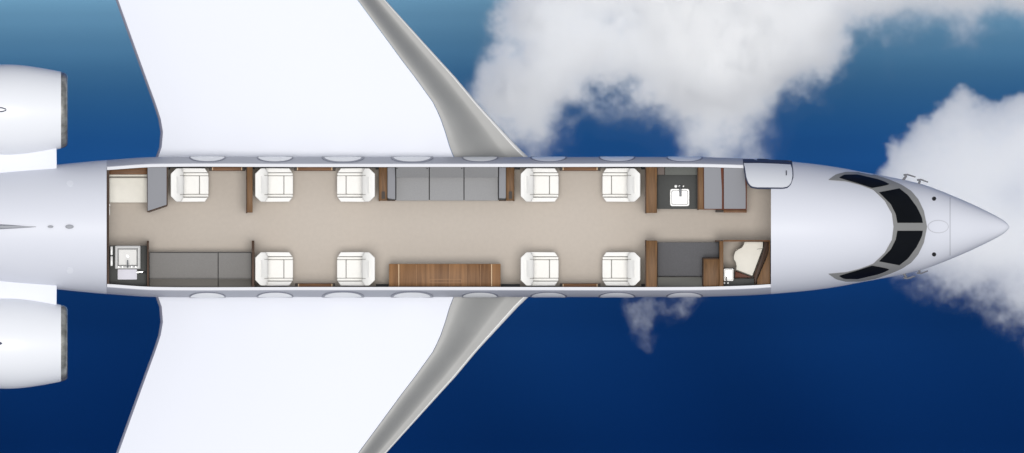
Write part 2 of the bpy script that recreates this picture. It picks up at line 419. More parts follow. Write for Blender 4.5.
def sec(x):
    return interp(W_TAB, x), ZC + interp(ZT_TAB, x) / S, ZC + interp(ZB_TAB, x) / S, ZC + interp(ZM_TAB, x) / S
def hull_z(px, py):
    w, zt, zb, zm = sec(px); q = min(abs(py - AY) / max(w, 0.1), 0.999)
    return zm + (zt - zm) * math.sqrt(1 - q * q)
def hull_n(px, py):
    e_ = 0.5
    a = W(px + e_, py, hull_z(px + e_, py)) - W(px - e_, py, hull_z(px - e_, py)); b = W(px, py - e_, hull_z(px, py - e_)) - W(px, py + e_, hull_z(px, py + e_))
    return a.cross(b).normalized()
def ring_pt(px, th, off=0.0):
    w, zt, zb, zm = sec(px); w = w + off * S
    s = math.sin(th)
    return Vector(((px - 512) / S, (226.5 - AY) / S + w / S * math.cos(th), zm + ((zt - zm) + off if s > 0 else (zm - zb) + off) * s))
def hull_shell(bm, xs, n=96):
    rings = [[bm.verts.new(ring_pt(x, 2 * math.pi * k / n)) for k in range(n)] for x in xs]
    for a, b in zip(rings, rings[1:]):
        for k in range(n): bm.faces.new((a[k], a[(k + 1) % n], b[(k + 1) % n], b[k]))
    bm.faces.new(rings[0]); bm.faces.new(rings[-1])
    return bm
def strip_on_hull(bm, A, Bp, n, m, off, thick=0.006):
    """patch lying on the hull between two plan polylines, with a little thickness"""
    A = resample(A, n); Bp = resample(Bp, n); g = []; g2 = []
    for (ax, ay), (bx, by) in zip(A, Bp):
        r1, r2 = [], []
        for k in range(m + 1):
            t = k / m; x, y = ax + (bx - ax) * t, ay + (by - ay) * t
            p = W(x, y, hull_z(x, y)); nn = hull_n(x, y); nn = Vector((0, 0, 1)) if nn.z < 0.15 else nn
            r1.append(bm.verts.new(p + nn * off)); r2.append(bm.verts.new(p + nn * (off - thick)))
        g.append(r1); g2.append(r2)
    for i in range(n - 1):
        for k in range(m):
            bm.faces.new((g[i][k], g[i + 1][k], g[i + 1][k + 1], g[i][k + 1])); bm.faces.new((g2[i][k], g2[i][k + 1], g2[i + 1][k + 1], g2[i + 1][k]))
    for i in range(n - 1):
        for k in (0, m): bm.faces.new((g[i][k], g[i + 1][k], g2[i + 1][k], g2[i][k]))
    for k in range(m):
        for i in (0, n - 1): bm.faces.new((g[i][k], g[i][k + 1], g2[i][k + 1], g2[i][k]))
    return bm

jet = thing('aircraft', 'white business jet with its cabin roof cut away, flying above sea and clouds', 'airplane', 440, 226.5, 0)
XR, XF = 107.0, 771.0
mk('rear_fuselage', hull_shell(B(), list(np.linspace(-280, -20, 16)) + list(np.linspace(0, XR - 0.4, 14))), M['paint'], jet, 50)
mk('front_fuselage', hull_shell(B(), list(np.linspace(XF, 930, 40)) + list(np.linspace(935, 1000, 16)) + [1003, 1005.5, 1007.5, 1008.8, 1009.4]), M['paint'], jet, 50)
# cabin hull: open above the cut
CUT = ZC + 80 / S * math.sqrt(1 - (63.5 / 70) ** 2)
def cut_angle(px):
    w, zt, zb, zm = sec(px); return math.asin((CUT - zm) / (zt - zm))
bm = B(); xs = np.linspace(XR - 0.4, XF, 90); na = 70; outer = []; inner = []
for x in xs:
    a = cut_angle(x); th = np.linspace(math.pi - a, 2 * math.pi + a, na)
    outer.append([bm.verts.new(ring_pt(x, t)) for t in th]); inner.append([bm.verts.new(ring_pt(x, t, -0.012)) for t in th])
for i in range(len(xs) - 1):
    for k in range(na - 1):
        bm.faces.new((outer[i][k], outer[i + 1][k], outer[i + 1][k + 1], outer[i][k + 1])); bm.faces.new((inner[i][k], inner[i][k + 1], inner[i + 1][k + 1], inner[i + 1][k]))
    for k in (0, na - 1): bm.faces.new((outer[i][k], outer[i + 1][k], inner[i + 1][k], inner[i][k]))
for i in (0, len(xs) - 1):
    for k in range(na - 1): bm.faces.new((outer[i][k], outer[i][k + 1], inner[i][k + 1], inner[i][k]))
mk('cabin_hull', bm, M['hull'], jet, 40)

# cabin side windows: oval panes in the hull below the cut, eight a side
def side_oval(bm, cx, sgn, rx, ra, off, r0=0.0, n=36, m=6, thick=0.01):
    c0 = math.radians(8.0); rows = []
    def pt(u, v, o_):
        x = cx + rx * u; th = c0 + math.radians(ra) * v
        p = ring_pt(x, th, o_)
        if sgn < 0: p.y = 2 * (226.5 - AY) / S - p.y
        return p
    top = []; bot = []
    for k in range(n):
        a = 2 * math.pi * k / n; ca, sa = math.cos(a), math.sin(a); e_ = 2 / 2.4
        cu, su = math.copysign(abs(ca) ** e_, ca), math.copysign(abs(sa) ** e_, sa)
        rr = [r0 + (1 - r0) * j / m for j in range(m + 1)] if r0 > 0 else [j / m for j in range(1, m + 1)]
        top.append([bm.verts.new(pt(cu * r, su * r, off)) for r in rr]); bot.append([bm.verts.new(pt(cu * r, su * r, off - thick)) for r in rr])
    L = len(top[0])
    for k in range(n):
        k2 = (k + 1) % n
        for j in range(L - 1):
            bm.faces.new((top[k][j], top[k2][j], top[k2][j + 1], top[k][j + 1])); bm.faces.new((bot[k][j], bot[k][j + 1], bot[k2][j + 1], bot[k2][j]))
        bm.faces.new((top[k][-1], top[k2][-1], bot[k2][-1], bot[k][-1]))
        if r0 > 0: bm.faces.new((top[k][0], bot[k][0], bot[k2][0], top[k2][0]))
    if r0 <= 0:
        bm.faces.new([top[k][0] for k in range(n)]); bm.faces.new([bot[k][0] for k in range(n)][::-1])
    return bm
WX = [207.5, 275, 343, 412, 480, 548.5, 617, 684.5]
for sgn in (1, -1):
    for cx in WX:
        big = cx in (343, 412)
        p = mk('cabin_window', side_oval(B(), cx, sgn, 18.5 if big else 17.0, 13.6, 0.006), M['pane'], jet, 60)
        mk('window_frame', side_oval(B(), cx, sgn, 21.5 if big else 18.4, 16 if big else 14.6, 0.010, r0=0.86 if big else 0.92, m=2), M['hull_grey'], p, 60)

# wings
ST = [(66, 533, 455.5, 153.5), (71, 527.5, 453, 156), (80, 518, 449.5, 159.2), (95, 504, 445, 160.4), (108, 492, 440.5, 158.2), (116, 484.5, 437, 155.6), (125, 476.4, 432.5, 152.6), (150, 455.4, 414.5, 143.4),
      (166, 440.8, 402.2, 137.6), (185.4, 423.2, 388, 130.6), (226.5, 386, 357.7, 115.8), (300, 319, 300, 89), (380, 246, 231, 60), (470, 164, 152, 28)]
def wing(sgn):
    zw = lambda d: -0.12 + (d - 60) / S * 0.045
    def half(bm, cols):                       # cols(st) -> [(x_px, z_top, z_bot)]
        rows = []
        for s_ in ST:
            d = s_[0]; top = []; bot = []
            for x, zt, zb in cols(s_):
                top.append(bm.verts.new(((x - 512) / S, (226.5 - AY) / S + sgn * d / S, zw(d) + zt))); bot.append(bm.verts.new(((x - 512) / S, (226.5 - AY) / S + sgn * d / S, zw(d) + zb)))
            rows.append((top, bot))
        n = len(rows[0][0])
        for (t0, b0), (t1, b1) in zip(rows, rows[1:]):
            for k in range(n - 1):
                bm.faces.new((t0[k], t1[k], t1[k + 1], t0[k + 1])); bm.faces.new((b0[k], b0[k + 1], b1[k + 1], b1[k]))
            for k in (0, n - 1): bm.faces.new((t0[k], b0[k], b1[k], t1[k]))
        for t, b in (rows[0], rows[-1]):
            for k in range(n - 1): bm.faces.new((t[k], t[k + 1], b[k + 1], b[k]))
        return bm
    tk = lambda s_: (s_[1] - s_[3]) / S * 0.055
    def main_cols(s_):
        d, le, xb, te = s_; h = tk(s_); x0 = te + 2.6
        return [(x0 + (xb - x0) * t, h * (0.25 + 0.75 * math.sin(math.pi / 2 * min(1, t * 1.25)) ** 0.8), -h * (0.1 + 0.9 * t)) for t in np.linspace(0, 1, 14)]
    def te_cols(s_):
        d, le, xb, te = s_; h = tk(s_)
        return [(te, 0.02 * h, -0.02 * h), (te + 2.6, 0.24 * h, -0.1 * h)]
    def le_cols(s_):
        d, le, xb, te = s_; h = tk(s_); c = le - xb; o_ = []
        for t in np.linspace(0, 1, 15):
            # slat: level by the wing box, droop shaped to shade the middle darker, a rounded lip in front
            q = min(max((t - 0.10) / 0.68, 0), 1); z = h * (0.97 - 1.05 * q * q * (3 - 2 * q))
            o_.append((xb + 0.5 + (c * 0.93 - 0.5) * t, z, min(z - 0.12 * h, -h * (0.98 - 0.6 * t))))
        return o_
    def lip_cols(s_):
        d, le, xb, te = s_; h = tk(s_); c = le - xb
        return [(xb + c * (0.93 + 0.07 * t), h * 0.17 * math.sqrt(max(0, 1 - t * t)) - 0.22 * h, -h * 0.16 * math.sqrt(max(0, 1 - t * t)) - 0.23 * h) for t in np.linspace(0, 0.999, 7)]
    w = mk('wing', half(B(), main_cols), M['wing'], jet, 50)
    mk('trailing_edge', half(B(), te_cols), M['te'], w, 50)
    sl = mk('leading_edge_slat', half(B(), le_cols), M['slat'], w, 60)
    mk('highlight_lip', half(B(), lip_cols), M['lip_strip'], w, 60)  # separate strip carrying the painted edge highlight
wing(1); wing(-1)

# engines, pylons
ZN = ZC + 0.35
def engine(cy, sgn):
    n = mk('engine_nacelle', lathe_x(B(), smooth_tab([(-150, 20), (-110, 28), (-60, 38), (-20, 44.2), (5, 45.6), (22, 44.8), (40, 42.3), (52, 40.2), (61, 38.4)], 5) + [(61, 36), (52, 33), (30, 33)], cy, ZN), M['cowl'], jet, 40)
    mk('inlet_lip', lathe_x(B(), [(61, 38.3), (63.5, 37.8), (65.6, 36.9), (67, 35.4), (67.6, 33.6), (66.6, 32.2), (64, 31.4), (56, 31), (56, 33), (61, 36)], cy, ZN, closed=True), M['lip'], n, 60)
    bm = B(); c = W(0, cy, ZN)
    for k in range(22):
        a = 2 * math.pi * k / 22; q = []
        for r, tw, wd_ in ((9, 0.9, 3.0), (20, 0.6, 4.6), (31, 0.35, 5.6)):
            for s_ in (-1, 1):
                aa = a + s_ * wd_ * math.sin(tw) / r * 0.9
                q.append(bm.verts.new(((40 + s_ * wd_ * math.cos(tw) * 0.6 - 512) / S, c.y + r / S * math.cos(aa), ZN + r / S * math.sin(aa))))
        bm.faces.new((q[0], q[1], q[3], q[2])); bm.faces.new((q[2], q[3], q[5], q[4]))
    mk('fan_blades', bm, M['fan'], n, 0)
    mk('fan_spinner', lathe_x(B(), [(36, 10), (44, 9), (50, 6), (54, 2.5), (55, 0.3)], cy, ZN, 32), M['fan'], n, 50)
    # vent mark on the crown of the cowl
    bm = B()
    if sgn > 0:
        tube(bm, [W(-6, 107.6, ZN + 45.6 / S), W(2, 107.8, ZN + 45.7 / S), W(6, 109.2, ZN + 45.6 / S), W(6, 110.4, ZN + 45.6 / S), W(2, 111.6, ZN + 45.7 / S), W(-6, 112, ZN + 45.6 / S)], 0.010, 6)
        mk('vent_outline', bm, M['seal'], n)
    else:
        prism(bm, ell(-2, 343.4, 4.2, 1.7), ZN + 45 / S, ZN + 46.4 / S, 0.004)
        mk('vent_outline', bm, M['seal'], n)
    # pylon: a flat-topped stub from cowl to hull
    y = lambda d: 226.5 - sgn * d
    bm = B(); prism(bm, [(-110, y(44)), (-110, y(92)), (40, y(92)), (56.5, y(86)), (56.8, y(56.5)), (20, y(54)), (-20, y(49))], ZC + 0.14, ZC + 0.50, 0.012, 2)
    mk('engine_pylon', bm, M['wing'], jet)
engine(110.0, 1); engine(343.2, -1)

# fin root, antennas and small marks on the rear hull
bm = B(); n = 14
rows = []
for k in range(n):
    t = k / (n - 1); x = 36 - 300 * t; hw = 0.5 + 3.2 * min(1, t * 7.5) ** 0.8; z0 = hull_z(x, 226.5) - 0.05; z1 = hull_z(x, 226.5) + 0.012 + 1.4 * t ** 1.3
    rows.append([bm.verts.new(W(x, 226.8 - hw, z0)), bm.verts.new(W(x, 226.8 - hw * 0.35, z1)), bm.verts.new(W(x, 226.8 + hw * 0.35, z1)), bm.verts.new(W(x, 226.8 + hw, z0))])
for a, b in zip(rows, rows[1:]):
    for k in range(4): bm.faces.new((a[k], a[(k + 1) % 4], b[(k + 1) % 4], b[k]))
bm.faces.new(rows[0]); bm.faces.new(rows[-1])
mk('dorsal_fin', bm, mat('shaded_fin_paint', (0.30, 0.31, 0.34, 1), 0.5), jet, 30)  # grey colour paints in the shaded sides of a white fin
for x, rx, ry in ((50.5, 2.9, 1.3), (69.5, 4.2, 2.1)):
    bm = B(); z = hull_z(x, 226.7)
    prism(bm, ell(x, 226.7, rx, ry), z - 0.02, z + 0.035, 0.012, 2); mk('antenna', bm, mat('grey_antenna', (0.27, 0.28, 0.31, 1), 0.5), jet)
for yy in (183.5, 270.5):
    bm = B(); strip_on_hull(bm, [(66.5, yy), (67.5, yy - 2.2), (70, yy - 3), (72.5, yy - 2.2), (73.5, yy)], [(66.5, yy), (67.5, yy + 2.2), (70, yy + 3), (72.5, yy + 2.2), (73.5, yy)], 12, 4, 0.006)
    mk('hull_light', bm, mat('pale_lens', (0.72, 0.735, 0.79, 1), 0.4), jet)

# cockpit glazing
AX = 226.8
mir = lambda pts: [(x, 2 * AX - y) for x, y in pts]
FR_IN = [(828.5, 180.2), (846, 181.6), (860, 185.2), (873, 190), (884.6, 201), (891.8, 214), (893.4, AX)]
FR_OUT = [(828.5, 180.0), (836, 174.8), (846, 172.4), (862, 172.8), (876, 175.6), (890, 180.4), (901, 185), (911, 191.4), (918, 199.6), (923.5, 211), (926.8, AX)]
SIDE_IN = [(839.4, 178.6), (846, 180.6), (857.4, 183.9), (871.7, 188.6), (880, 187.2), (886.5, 185.8)]
SIDE_OUT = [(839.6, 178.0), (844.2, 175.6), (857.4, 175.4), (877.5, 180.1), (884, 182.4), (888.8, 184.8)]
FRONT_IN = [(878.9, 193), (890.4, 204.5), (895.4, 214.5), (896.9, 222.9)]
FRONT_OUT = [(899, 189.2), (907.6, 195.9), (916.2, 207.4), (921.2, 217.4), (922.2, 222.9)]
fr = mk('windshield_frame', strip_on_hull(B(), FR_IN + mir(FR_IN)[::-1][1:], FR_OUT + mir(FR_OUT)[::-1][1:], 97, 8, 0.012), M['cockpit_frame'], jet, 60)
for f in (lambda p: p, mir):
    mk('side_windshield', strip_on_hull(B(), f(SIDE_IN), f(SIDE_OUT), 24, 5, 0.020), M['cockpit_glass'], jet, 60)
    mk('front_windshield', strip_on_hull(B(), f(FRONT_IN), f(FRONT_OUT), 18, 7, 0.020), M['cockpit_glass'], jet, 60)

# nose details
mk('radome_seam', strip_on_hull(B(), [(949.6, 226.5 + k) for k in np.linspace(-29, 29, 9)], [(950.5, 226.5 + k) for k in np.linspace(-29, 29, 9)], 30, 1, 0.002), mat('seam_grey', (0.45, 0.46, 0.50, 1), 0.5), jet, 60)
for yy in (198.8, 254.3):
    mk('sensor_port', strip_on_hull(B(), [(931.8, yy), (932.5, yy - 1.5), (934, yy - 2.1), (935.5, yy - 1.5), (936.2, yy)], [(931.8, yy), (932.5, yy + 1.5), (934, yy + 2.1), (935.5, yy + 1.5), (936.2, yy)], 12, 3, 0.006), M['dark'], jet)
for rx, ry, off, mt, nm in ((10.6, 6.6, 0.006, mat('fairing_edge', (0.50, 0.51, 0.55, 1), 0.5), 'hatch_seal'), (9.8, 5.8, 0.014, M['paint'], 'nose_hatch')):
    e_ = ell(938, 226.6, rx, ry, 24); up = e_[12:] + [e_[0]]; lo = e_[:13][::-1]
    mk(nm, strip_on_hull(B(), up, lo, 24, 6, off), mt, jet, 60)
for s_ in (1, -1):
    Y = lambda y: 226.5 + (y - 226.5) * s_
    for a, b, c_ in (((902.5, 181), (907.5, 174.6), (915.5, 177.0)), ((918, 186), (921, 179.6), (928, 182.2))):
        z = sec(a[0])[3] + 0.05; bm = B()
        tube(bm, [W(a[0], Y(a[1]), z), W(b[0] - 1, Y(b[1] + 1), z + 0.01)], 0.026, 8, 0.018)
        tube(bm, [W(b[0] - 4, Y(b[1] + 0.4), z + 0.01), W(b[0], Y(b[1]), z + 0.01), W(c_[0], Y(c_[1]), z + 0.01)], 0.017, 8, 0.011)
        mk('pitot_probe', bm, M['probe'], jet)

# passenger door: the piece of hull left standing over the entry
D_A = [(744, 160.6), (744.8, 166), (746.2, 175), (747.6, 182), (750.5, 186.6), (756, 187.8)]
def door_patch(grow, off, mt, nm, parent, y_top=164.3):
    top = [(743.8 - grow, y_top - grow), (760, y_top - grow), (776, y_top + 0.6 - grow), (790.6 + grow, y_top + 1.4 - grow)]
    pl = [(743.8 - grow, y_top - grow), (744.8 - grow, 168), (746.4 - grow, 178), (748.4 - grow, 183.6), (751.6 - grow * .7, 186.8 + grow * .7), (757, 187.6 + grow), (770, 187.7 + grow), (783, 187.8 + grow), (788, 186.8 + grow), (791, 183.6 + grow * .7), (792.4 + grow, 177), (792 + grow, 170), (790.6 + grow, y_top + 1.4 - grow)]
    a = resample(top, 40); b = resample(pl, 40)
    return mk(nm, strip_on_hull(B(), a, b, 40, 12, off, 0.02), mt, parent, 60)
door = door_patch(0.0, 0.022, M['cowl'], 'entry_door', jet)
door_patch(1.1, 0.008, M['seal'], 'door_seal_and_shade', door, 160.2)  # gasket outline, its wide top band painting the door edge's shading
bm = B(); strip_on_hull(bm, [(785.6, 172), (785.6, 176.4)], [(786.8, 172), (786.8, 176.4)], 4, 1, 0.03); mk('door_handle', bm, M['probe'], door)

# ------------------------------------------------------------------ cabin shell
Z0 = 0.0; ZP = CUT - 0.02
def wall_pts(sgn):
    xs = np.linspace(XR, XF, 60); a = []; b = []
    for x in xs:
        w, zt, zb, zm = sec(x); o_ = w * math.sqrt(1 - ((CUT - zm) / (zt - zm)) ** 2) - 0.6
        b.append((x, AY - sgn * o_)); a.append((x, AY - sgn * (o_ - 2.9)))
    return a + b[::-1]
for nm, sgn in (('wall_left', 1), ('wall_right', -1)):
    bm = B(); prism(bm, wall_pts(sgn), 0.0, CUT - 0.004); struct(mk(nm, bm, M['lining'], None))
bm = B(); prism(bm, rect(XR, 166, XF + 0.4, 288), -0.06, 0.0); struct(mk('floor', bm, M['carpet'], None))
bm = B(); prism(bm, rect(XR + 0.1, 168.2, XR + 2.1, 287), 0.0, ZP); struct(mk('wall_rear', bm, M['walnut_dark'], None))
bm = B(); prism(bm, rect(769.6, 190, 771.3, 239), 0.0, 0.02); struct(mk('trim_1', bm, M['carpet'], None))

# ------------------------------------------------------------------ club chairs
def chair_proto():
    t = bpy.data.objects.new('club_chair', None); COL.objects.link(t); t.empty_display_size = 0.1
    L = lambda x, y, z: Vector((x / S, y / S, z))
    P = lambda pts, z0, z1, bev, mt, nm, parent=None, zf=None, seg=3: mk(nm, prism(B(), pts, z0, z1, bev, seg, L, zf), mt, parent or t)
    P(rrect(-9, -9, 12, 9, 3), 0.0, 0.10, 0.012, M['seam_shade'], 'pedestal')
    P(rect(-8, -12.3, 18.2, 12.3), 0.10, 0.385, 0.015, M['seam_shade'], 'seat_frame')
    P(rrect(-6.2, -9.1, 9.6, 9.1, 1.0), 0.36, 0.47, 0.022, M['leather'], 'seat_cushion')
    for s in (-1, 1):
        P([(-7, s * 9.5), (18.8, s * 9.5), (18.8, s * 12.0), (-7, s * 12.0)], 0.36, 0.455, 0.012, M['leather'], 'seat_bolster')
    P(rrect(10.2, -9.1, 19.0, 9.1, 0.8), 0.34, 0.455, 0.018, M['leather'], 'leg_rest')
    for s in (-1, 1):
        P([(-12, s * 12.5), (18.2, s * 12.5), (15.2, s * 16.7), (-7, s * 16.9), (-12.5, s * 16.2)], 0.06, 0.60, 0.010, M['leather'], 'armrest')
    ring = [(-19, -11.2), (-19, 11.2), (-13.2, 16.7), (-8.6, 16.7), (-6.2, 12.6), (-6.2, -12.6), (-8.6, -16.7), (-13.2, -16.7)]
    b = P(ring, 0.10, 1.0, 0.02, M['leather'], 'backrest', zf=lambda x, y: 1.0 if x < -12 else (0.95 if x < -8 else 0.88), seg=3)
    # cushion sloping down the front of the backrest, with a head pad
    bm = B()
    prism(bm, [(-13.4, -9.0), (-13.4, 9.0), (-5.6, 9.0), (-5.6, -9.0)], 0.45, 0.98, 0.02, 3, L, zf=lambda x, y: 0.985 if x < -10 else 0.86)
    mk('back_cushion', bm, M['leather'], t)
    for s in (-1, 1):
        P([(-9.6, s * 9.3), (-6.0, s * 9.3), (-6.0, s * 9.9), (-9.6, s * 9.9)], 0.6, 0.93, 0.0, M['seam_shade'], 'head_wing_seam', b, zf=lambda x, y: 0.962 if x < -8 else 0.90)
    return t
proto = chair_proto()
def children(o): return [c for c in bpy.data.objects if c.parent == o]
def copy_tree(o, parent=None):
    c = o.copy(); COL.objects.link(c); c.parent = parent
    for ch in children(o): copy_tree(ch, c)
    return c
CH = [(189.6, 185.0, 0, 'white club chair standing alone beside the grey closet with slanted end'),
      (274.0, 185.0, 0, 'white club chair with its back to the thick free-standing walnut partition'),
      (356.0, 185.0, 1, 'white club chair with its back to the tail-side end of the grey sofa'),
      (539.6, 185.0, 0, 'white club chair with its back to the nose-side end of the grey sofa'),
      (621.4, 185.0, 1, 'white club chair with its back to the walnut partition of the galley sink'),
      (274.0, 268.9, 0, 'white club chair with its back to the thin walnut panel ending the divan'),
      (356.0, 268.9, 1, 'white club chair with its back to the tail-side end of the walnut credenza'),
      (539.6, 268.9, 0, 'white club chair with its back to the nose-side end of the walnut credenza'),
      (621.4, 268.9, 1, 'white club chair with its back to the walnut partition of the crew seat')]
for k, (px, py, rev, lab) in enumerate(CH):
    c = proto if k == 0 else copy_tree(proto)
    c.location = W(px, py, 0.0); c.rotation_euler = (0, 0, math.pi if rev else 0)
    tag(c, lab, 'chair', 'white club chairs in the cabin')

# ------------------------------------------------------------------ side ledges between the chairs
def clampw(pts):
    out = []
    for x, y in pts:
        w, zt, zb, zm = sec(min(max(x, XR), XF)); o_ = w * math.sqrt(1 - ((CUT - zm) / (zt - zm)) ** 2) - 3.7
        out.append((x, min(max(y, AY - o_), AY + o_)))
    return out
def part(nm, pts, z0, z1, mt, parent, bev=0.006, seg=2, zf=None):
    return mk(nm, prism(B(), clampw(pts), z0, z1, bev, seg, W, zf), mt, parent)
def single(nm, pts, z0, z1, mt, label, cat, bev=0.006, group=None, zf=None):
    cx = sum(p[0] for p in pts) / len(pts); cy = sum(p[1] for p in pts) / len(pts)
    bm = prism(B(), clampw(pts), z0, z1, bev, 2, W, zf); c = W(cx, cy, z0); bmesh.ops.translate(bm, verts=bm.verts, vec=-c)
    o = mk(nm, bm, mt); o.location = c
    return tag(o, label, cat, group)
TOPY, BOTY = 167.1, 286.9
LEDGES = [(168.5, 246.2, 1, (208, 246.2), 'beside the lone chair, ending at the thick walnut partition'),
          (253.0, 378.6, 1, (293, 336.4), 'between two facing chairs on the tail side of the sofa'),
          (514.4, 645, 1, (558.6, 601.6), 'between two facing chairs on the nose side of the sofa'),
          (254.6, 388.6, -1, (294, 336.4), 'between two facing chairs on the tail side of the credenza'),
          (501, 645, -1, (558.6, 601.6), 'between two facing chairs on the nose side of the credenza')]
for x0, x1, sgn, (a, b), where in LEDGES:
    y0, y1 = (TOPY, TOPY + 0.85) if sgn > 0 else (BOTY - 0.7, BOTY)
    t = thing('side_ledge', 'walnut-topped black wall ledge ' + where, 'ledge', (x0 + x1) / 2, (y0 + y1) / 2, 0, 'side ledges between the chairs')
    part('ledge_body', rect(x0, y0, x1, y1), 0.0, 0.50, M['dark'], t, 0)  # black fill along the dark gap by the wall
    for q0, q1 in ((x0, {168.5: 170.2, 253.0: 254.6, 514.4: 520.0, 254.6: 254.7, 501: 520.0}[x0]), ({246.2: 245.5, 378.6: 375.6, 645: 641.2, 388.6: 375.8}[x1], x1)):
        if q1 - q0 > 0.5: part('gap_block', rect(q0, y0 if sgn > 0 else y0 - 2.2, q1, y0 + 2.4 if sgn > 0 else y1), 0.0, 0.50, M['dark'], t, 0)  # black blocks filling the gaps at both ends
    yy = (y0, y1 + 2.6) if sgn > 0 else (y0 - 2.6, y1)
    part('ledge_top', rect(a + 4, yy[0], b - 4, yy[1]), 0.1, 0.56, M['walnut_x'], t)
    part('table_edge', rect(a + 1.2, yy[1] - 0.8 if sgn > 0 else yy[0] - 0.4, b - 1.2, yy[1] + 0.4 if sgn > 0 else yy[0] + 0.8), 0.08, 0.54, M['walnut_dark'], t, 0)
    for q in (a + 1.0, b - 4.4):
        part('hinge_block', rect(q, yy[0], q + 3.4, yy[1]), 0.1, 0.555, M['cup'], t)
    for q in (a + 4.0, b - 5.0):
        part('hinge_tick', rect(q, yy[0] + 0.3, q + 1.0, yy[1] - 0.3), 0.3, 0.566, M['inlay'], t, 0)

# ------------------------------------------------------------------ sofa
sofa = thing('sofa', 'three-seat grey fabric sofa set lengthwise between two walnut side consoles', 'sofa', 447, 184)
part('sofa_base', rect(388, 167.2, 505.6, 200.0), 0.02, 0.36, M['sofa_dark'], sofa)
SX = [395.8, 429.3, 464.0, 498.4]
for k in range(3):
    part('seat_cushion', rrect(SX[k] + 0.4, 176.6, SX[k + 1] - 0.4, 200.6, 0.7), 0.34, 0.47, M['sofa'], sofa, 0.018, 3)
    part('back_cushion', rrect(SX[k] + 0.4, 167.0, SX[k + 1] - 0.4, 177.4, 0.6), 0.40, 0.86, M['sofa'], sofa, 0.02, 3, lambda x, y: 0.90 if y < 172 else 0.66)
    for q in ([SX[k + 1] - 2.2] if k < 2 else []) + ([SX[k] + 1.2] if k == 0 else []):
        part('back_button', ell(q, 168.4, 0.6, 0.6, 10), 0.8, 0.905, M['sofa_dark'], sofa, 0)
for a, b in ((387.4, 395.4), (498.8, 506.0)):
    part('armrest', [(a, 166.8), (b, 166.8), (b, 199.6 if a < 450 else 198.6), (a, 198.4)], 0.05, 0.66, M['closet'], sofa, 0.018, 3)
    part('arm_foot', rect(a, 199.0, b, 201.0), 0.02, 0.30, M['walnut_dark'], sofa)
for x0, x1, cx, lab in ((379.0, 387.2, 383.3, 'narrow walnut side console with dark cup slot at the tail-side end of the sofa'),
                        (506.2, 514.2, 510.4, 'narrow walnut side console with dark cup slot at the nose-side end of the sofa')):
    t = thing('side_console', lab, 'console', (x0 + x1) / 2, 184, 0, 'walnut consoles at the sofa ends')
    part('console_body', rect(x0, 166.6, x1, 200.8), 0.0, 0.62, M['walnut'], t, 0.008)
    part('console_side', rect(x0 - 0.3 if x0 < 450 else x1 - 1.2, 166.8, x0 + 1.2 if x0 < 450 else x1 + 0.3, 201.2), 0.0, 0.60, M['walnut_dark'], t, 0.002)
    part('cup_slot', rrect(cx - 1.7, 191.4, cx + 1.7, 198.8, 0.6), 0.55, 0.624, M['cup'], t, 0)

# ------------------------------------------------------------------ credenza
t = thing('credenza', 'long walnut credenza with pale inlay lines against the cabin wall opposite the sofa', 'cabinet', 444.6, 275)
part('cabinet_body', rect(389.2, 264.2, 500.2, 286.4), 0.0, 0.66, M['walnut_dark'], t, 0.004)
part('cabinet_top', rect(389.0, 263.8, 500.6, 286.6), 0.66, 0.70, M['credenza'], t, 0.006)
for x in (398.8, 491.6):
    part('inlay_strip', rect(x - 0.45, 264.2, x + 0.45, 286.4), 0.68, 0.703, M['inlay'], t, 0)
for x in (416.4, 433.0, 449.4, 466.2, 480.6):
    part('door_joint', rect(x - 0.22, 264.4, x + 0.22, 286.2), 0.68, 0.702, M['joint'], t, 0)
p = part('lift_slot', rect(430, 279.2, 461.4, 283.0), 0.68, 0.7015, M['credenza'], t, 0)
for r_ in (rect(430, 279.0, 461.4, 279.5), rect(430, 282.6, 461.4, 283.1), rect(429.7, 279.0, 430.2, 283.1), rect(461.2, 279.0, 461.7, 283.1)):
    part('slot_edge', r_, 0.68, 0.7035, M['joint'], p, 0)

# ------------------------------------------------------------------ partitions
def partition(pts, label, mt=M['walnut'], edge=None):
    xs_ = [p[0] for p in pts]; ys_ = [p[1] for p in pts]
    t = thing('partition', label, 'partition', sum(xs_) / len(xs_), sum(ys_) / len(ys_), 0)
    part('partition_panel', pts, 0.0, ZP, mt, t, 0.006)
    if edge: part('dark_edge', edge, 0.0, ZP - 0.015, M['walnut_dark'], t, 0.002)
    return t
partition(rect(247.0, 166.2, 252.6, 212.6), 'thick free-standing walnut partition between the lone chair and the chair ahead of it', edge=rect(246.0, 166.4, 247.4, 213.2))
partition(rect(251.8, 240.6, 254.4, 287.2), 'thin dark walnut panel between the long divan and a club chair', M['walnut_dark'])
partition(rect(147.0, 240.8, 148.8, 287.0), 'thin dark wood panel between the rear sink counter and the long divan', M['walnut_dark'])
partition(rect(646.2, 165.8, 657.0, 213.0), 'broad walnut partition at the tail side of the charcoal galley counter', edge=rect(645.0, 166.2, 646.8, 213.4))
partition(rect(646.2, 240.6, 657.2, 287.4), 'broad walnut partition at the tail side of the charcoal crew seat', edge=rect(645.0, 240.2, 646.8, 287.2))
partition(rect(698.2, 166.0, 703.4, 209.6), 'narrow walnut panel between the galley sink counter and the grey closets', edge=rect(697.2, 166.2, 698.6, 210.0))
t = partition(rect(719.4, 241.0, 723.4, 287.4), 'tall walnut wall between the crew seat nook and the forward lavatory', edge=rect(715.0, 240.2, 722.6, 241.6))
partition(rect(723.4, 240.0, 770.0, 241.6), 'thin walnut lavatory wall facing the entry aisle', M['walnut_x'])

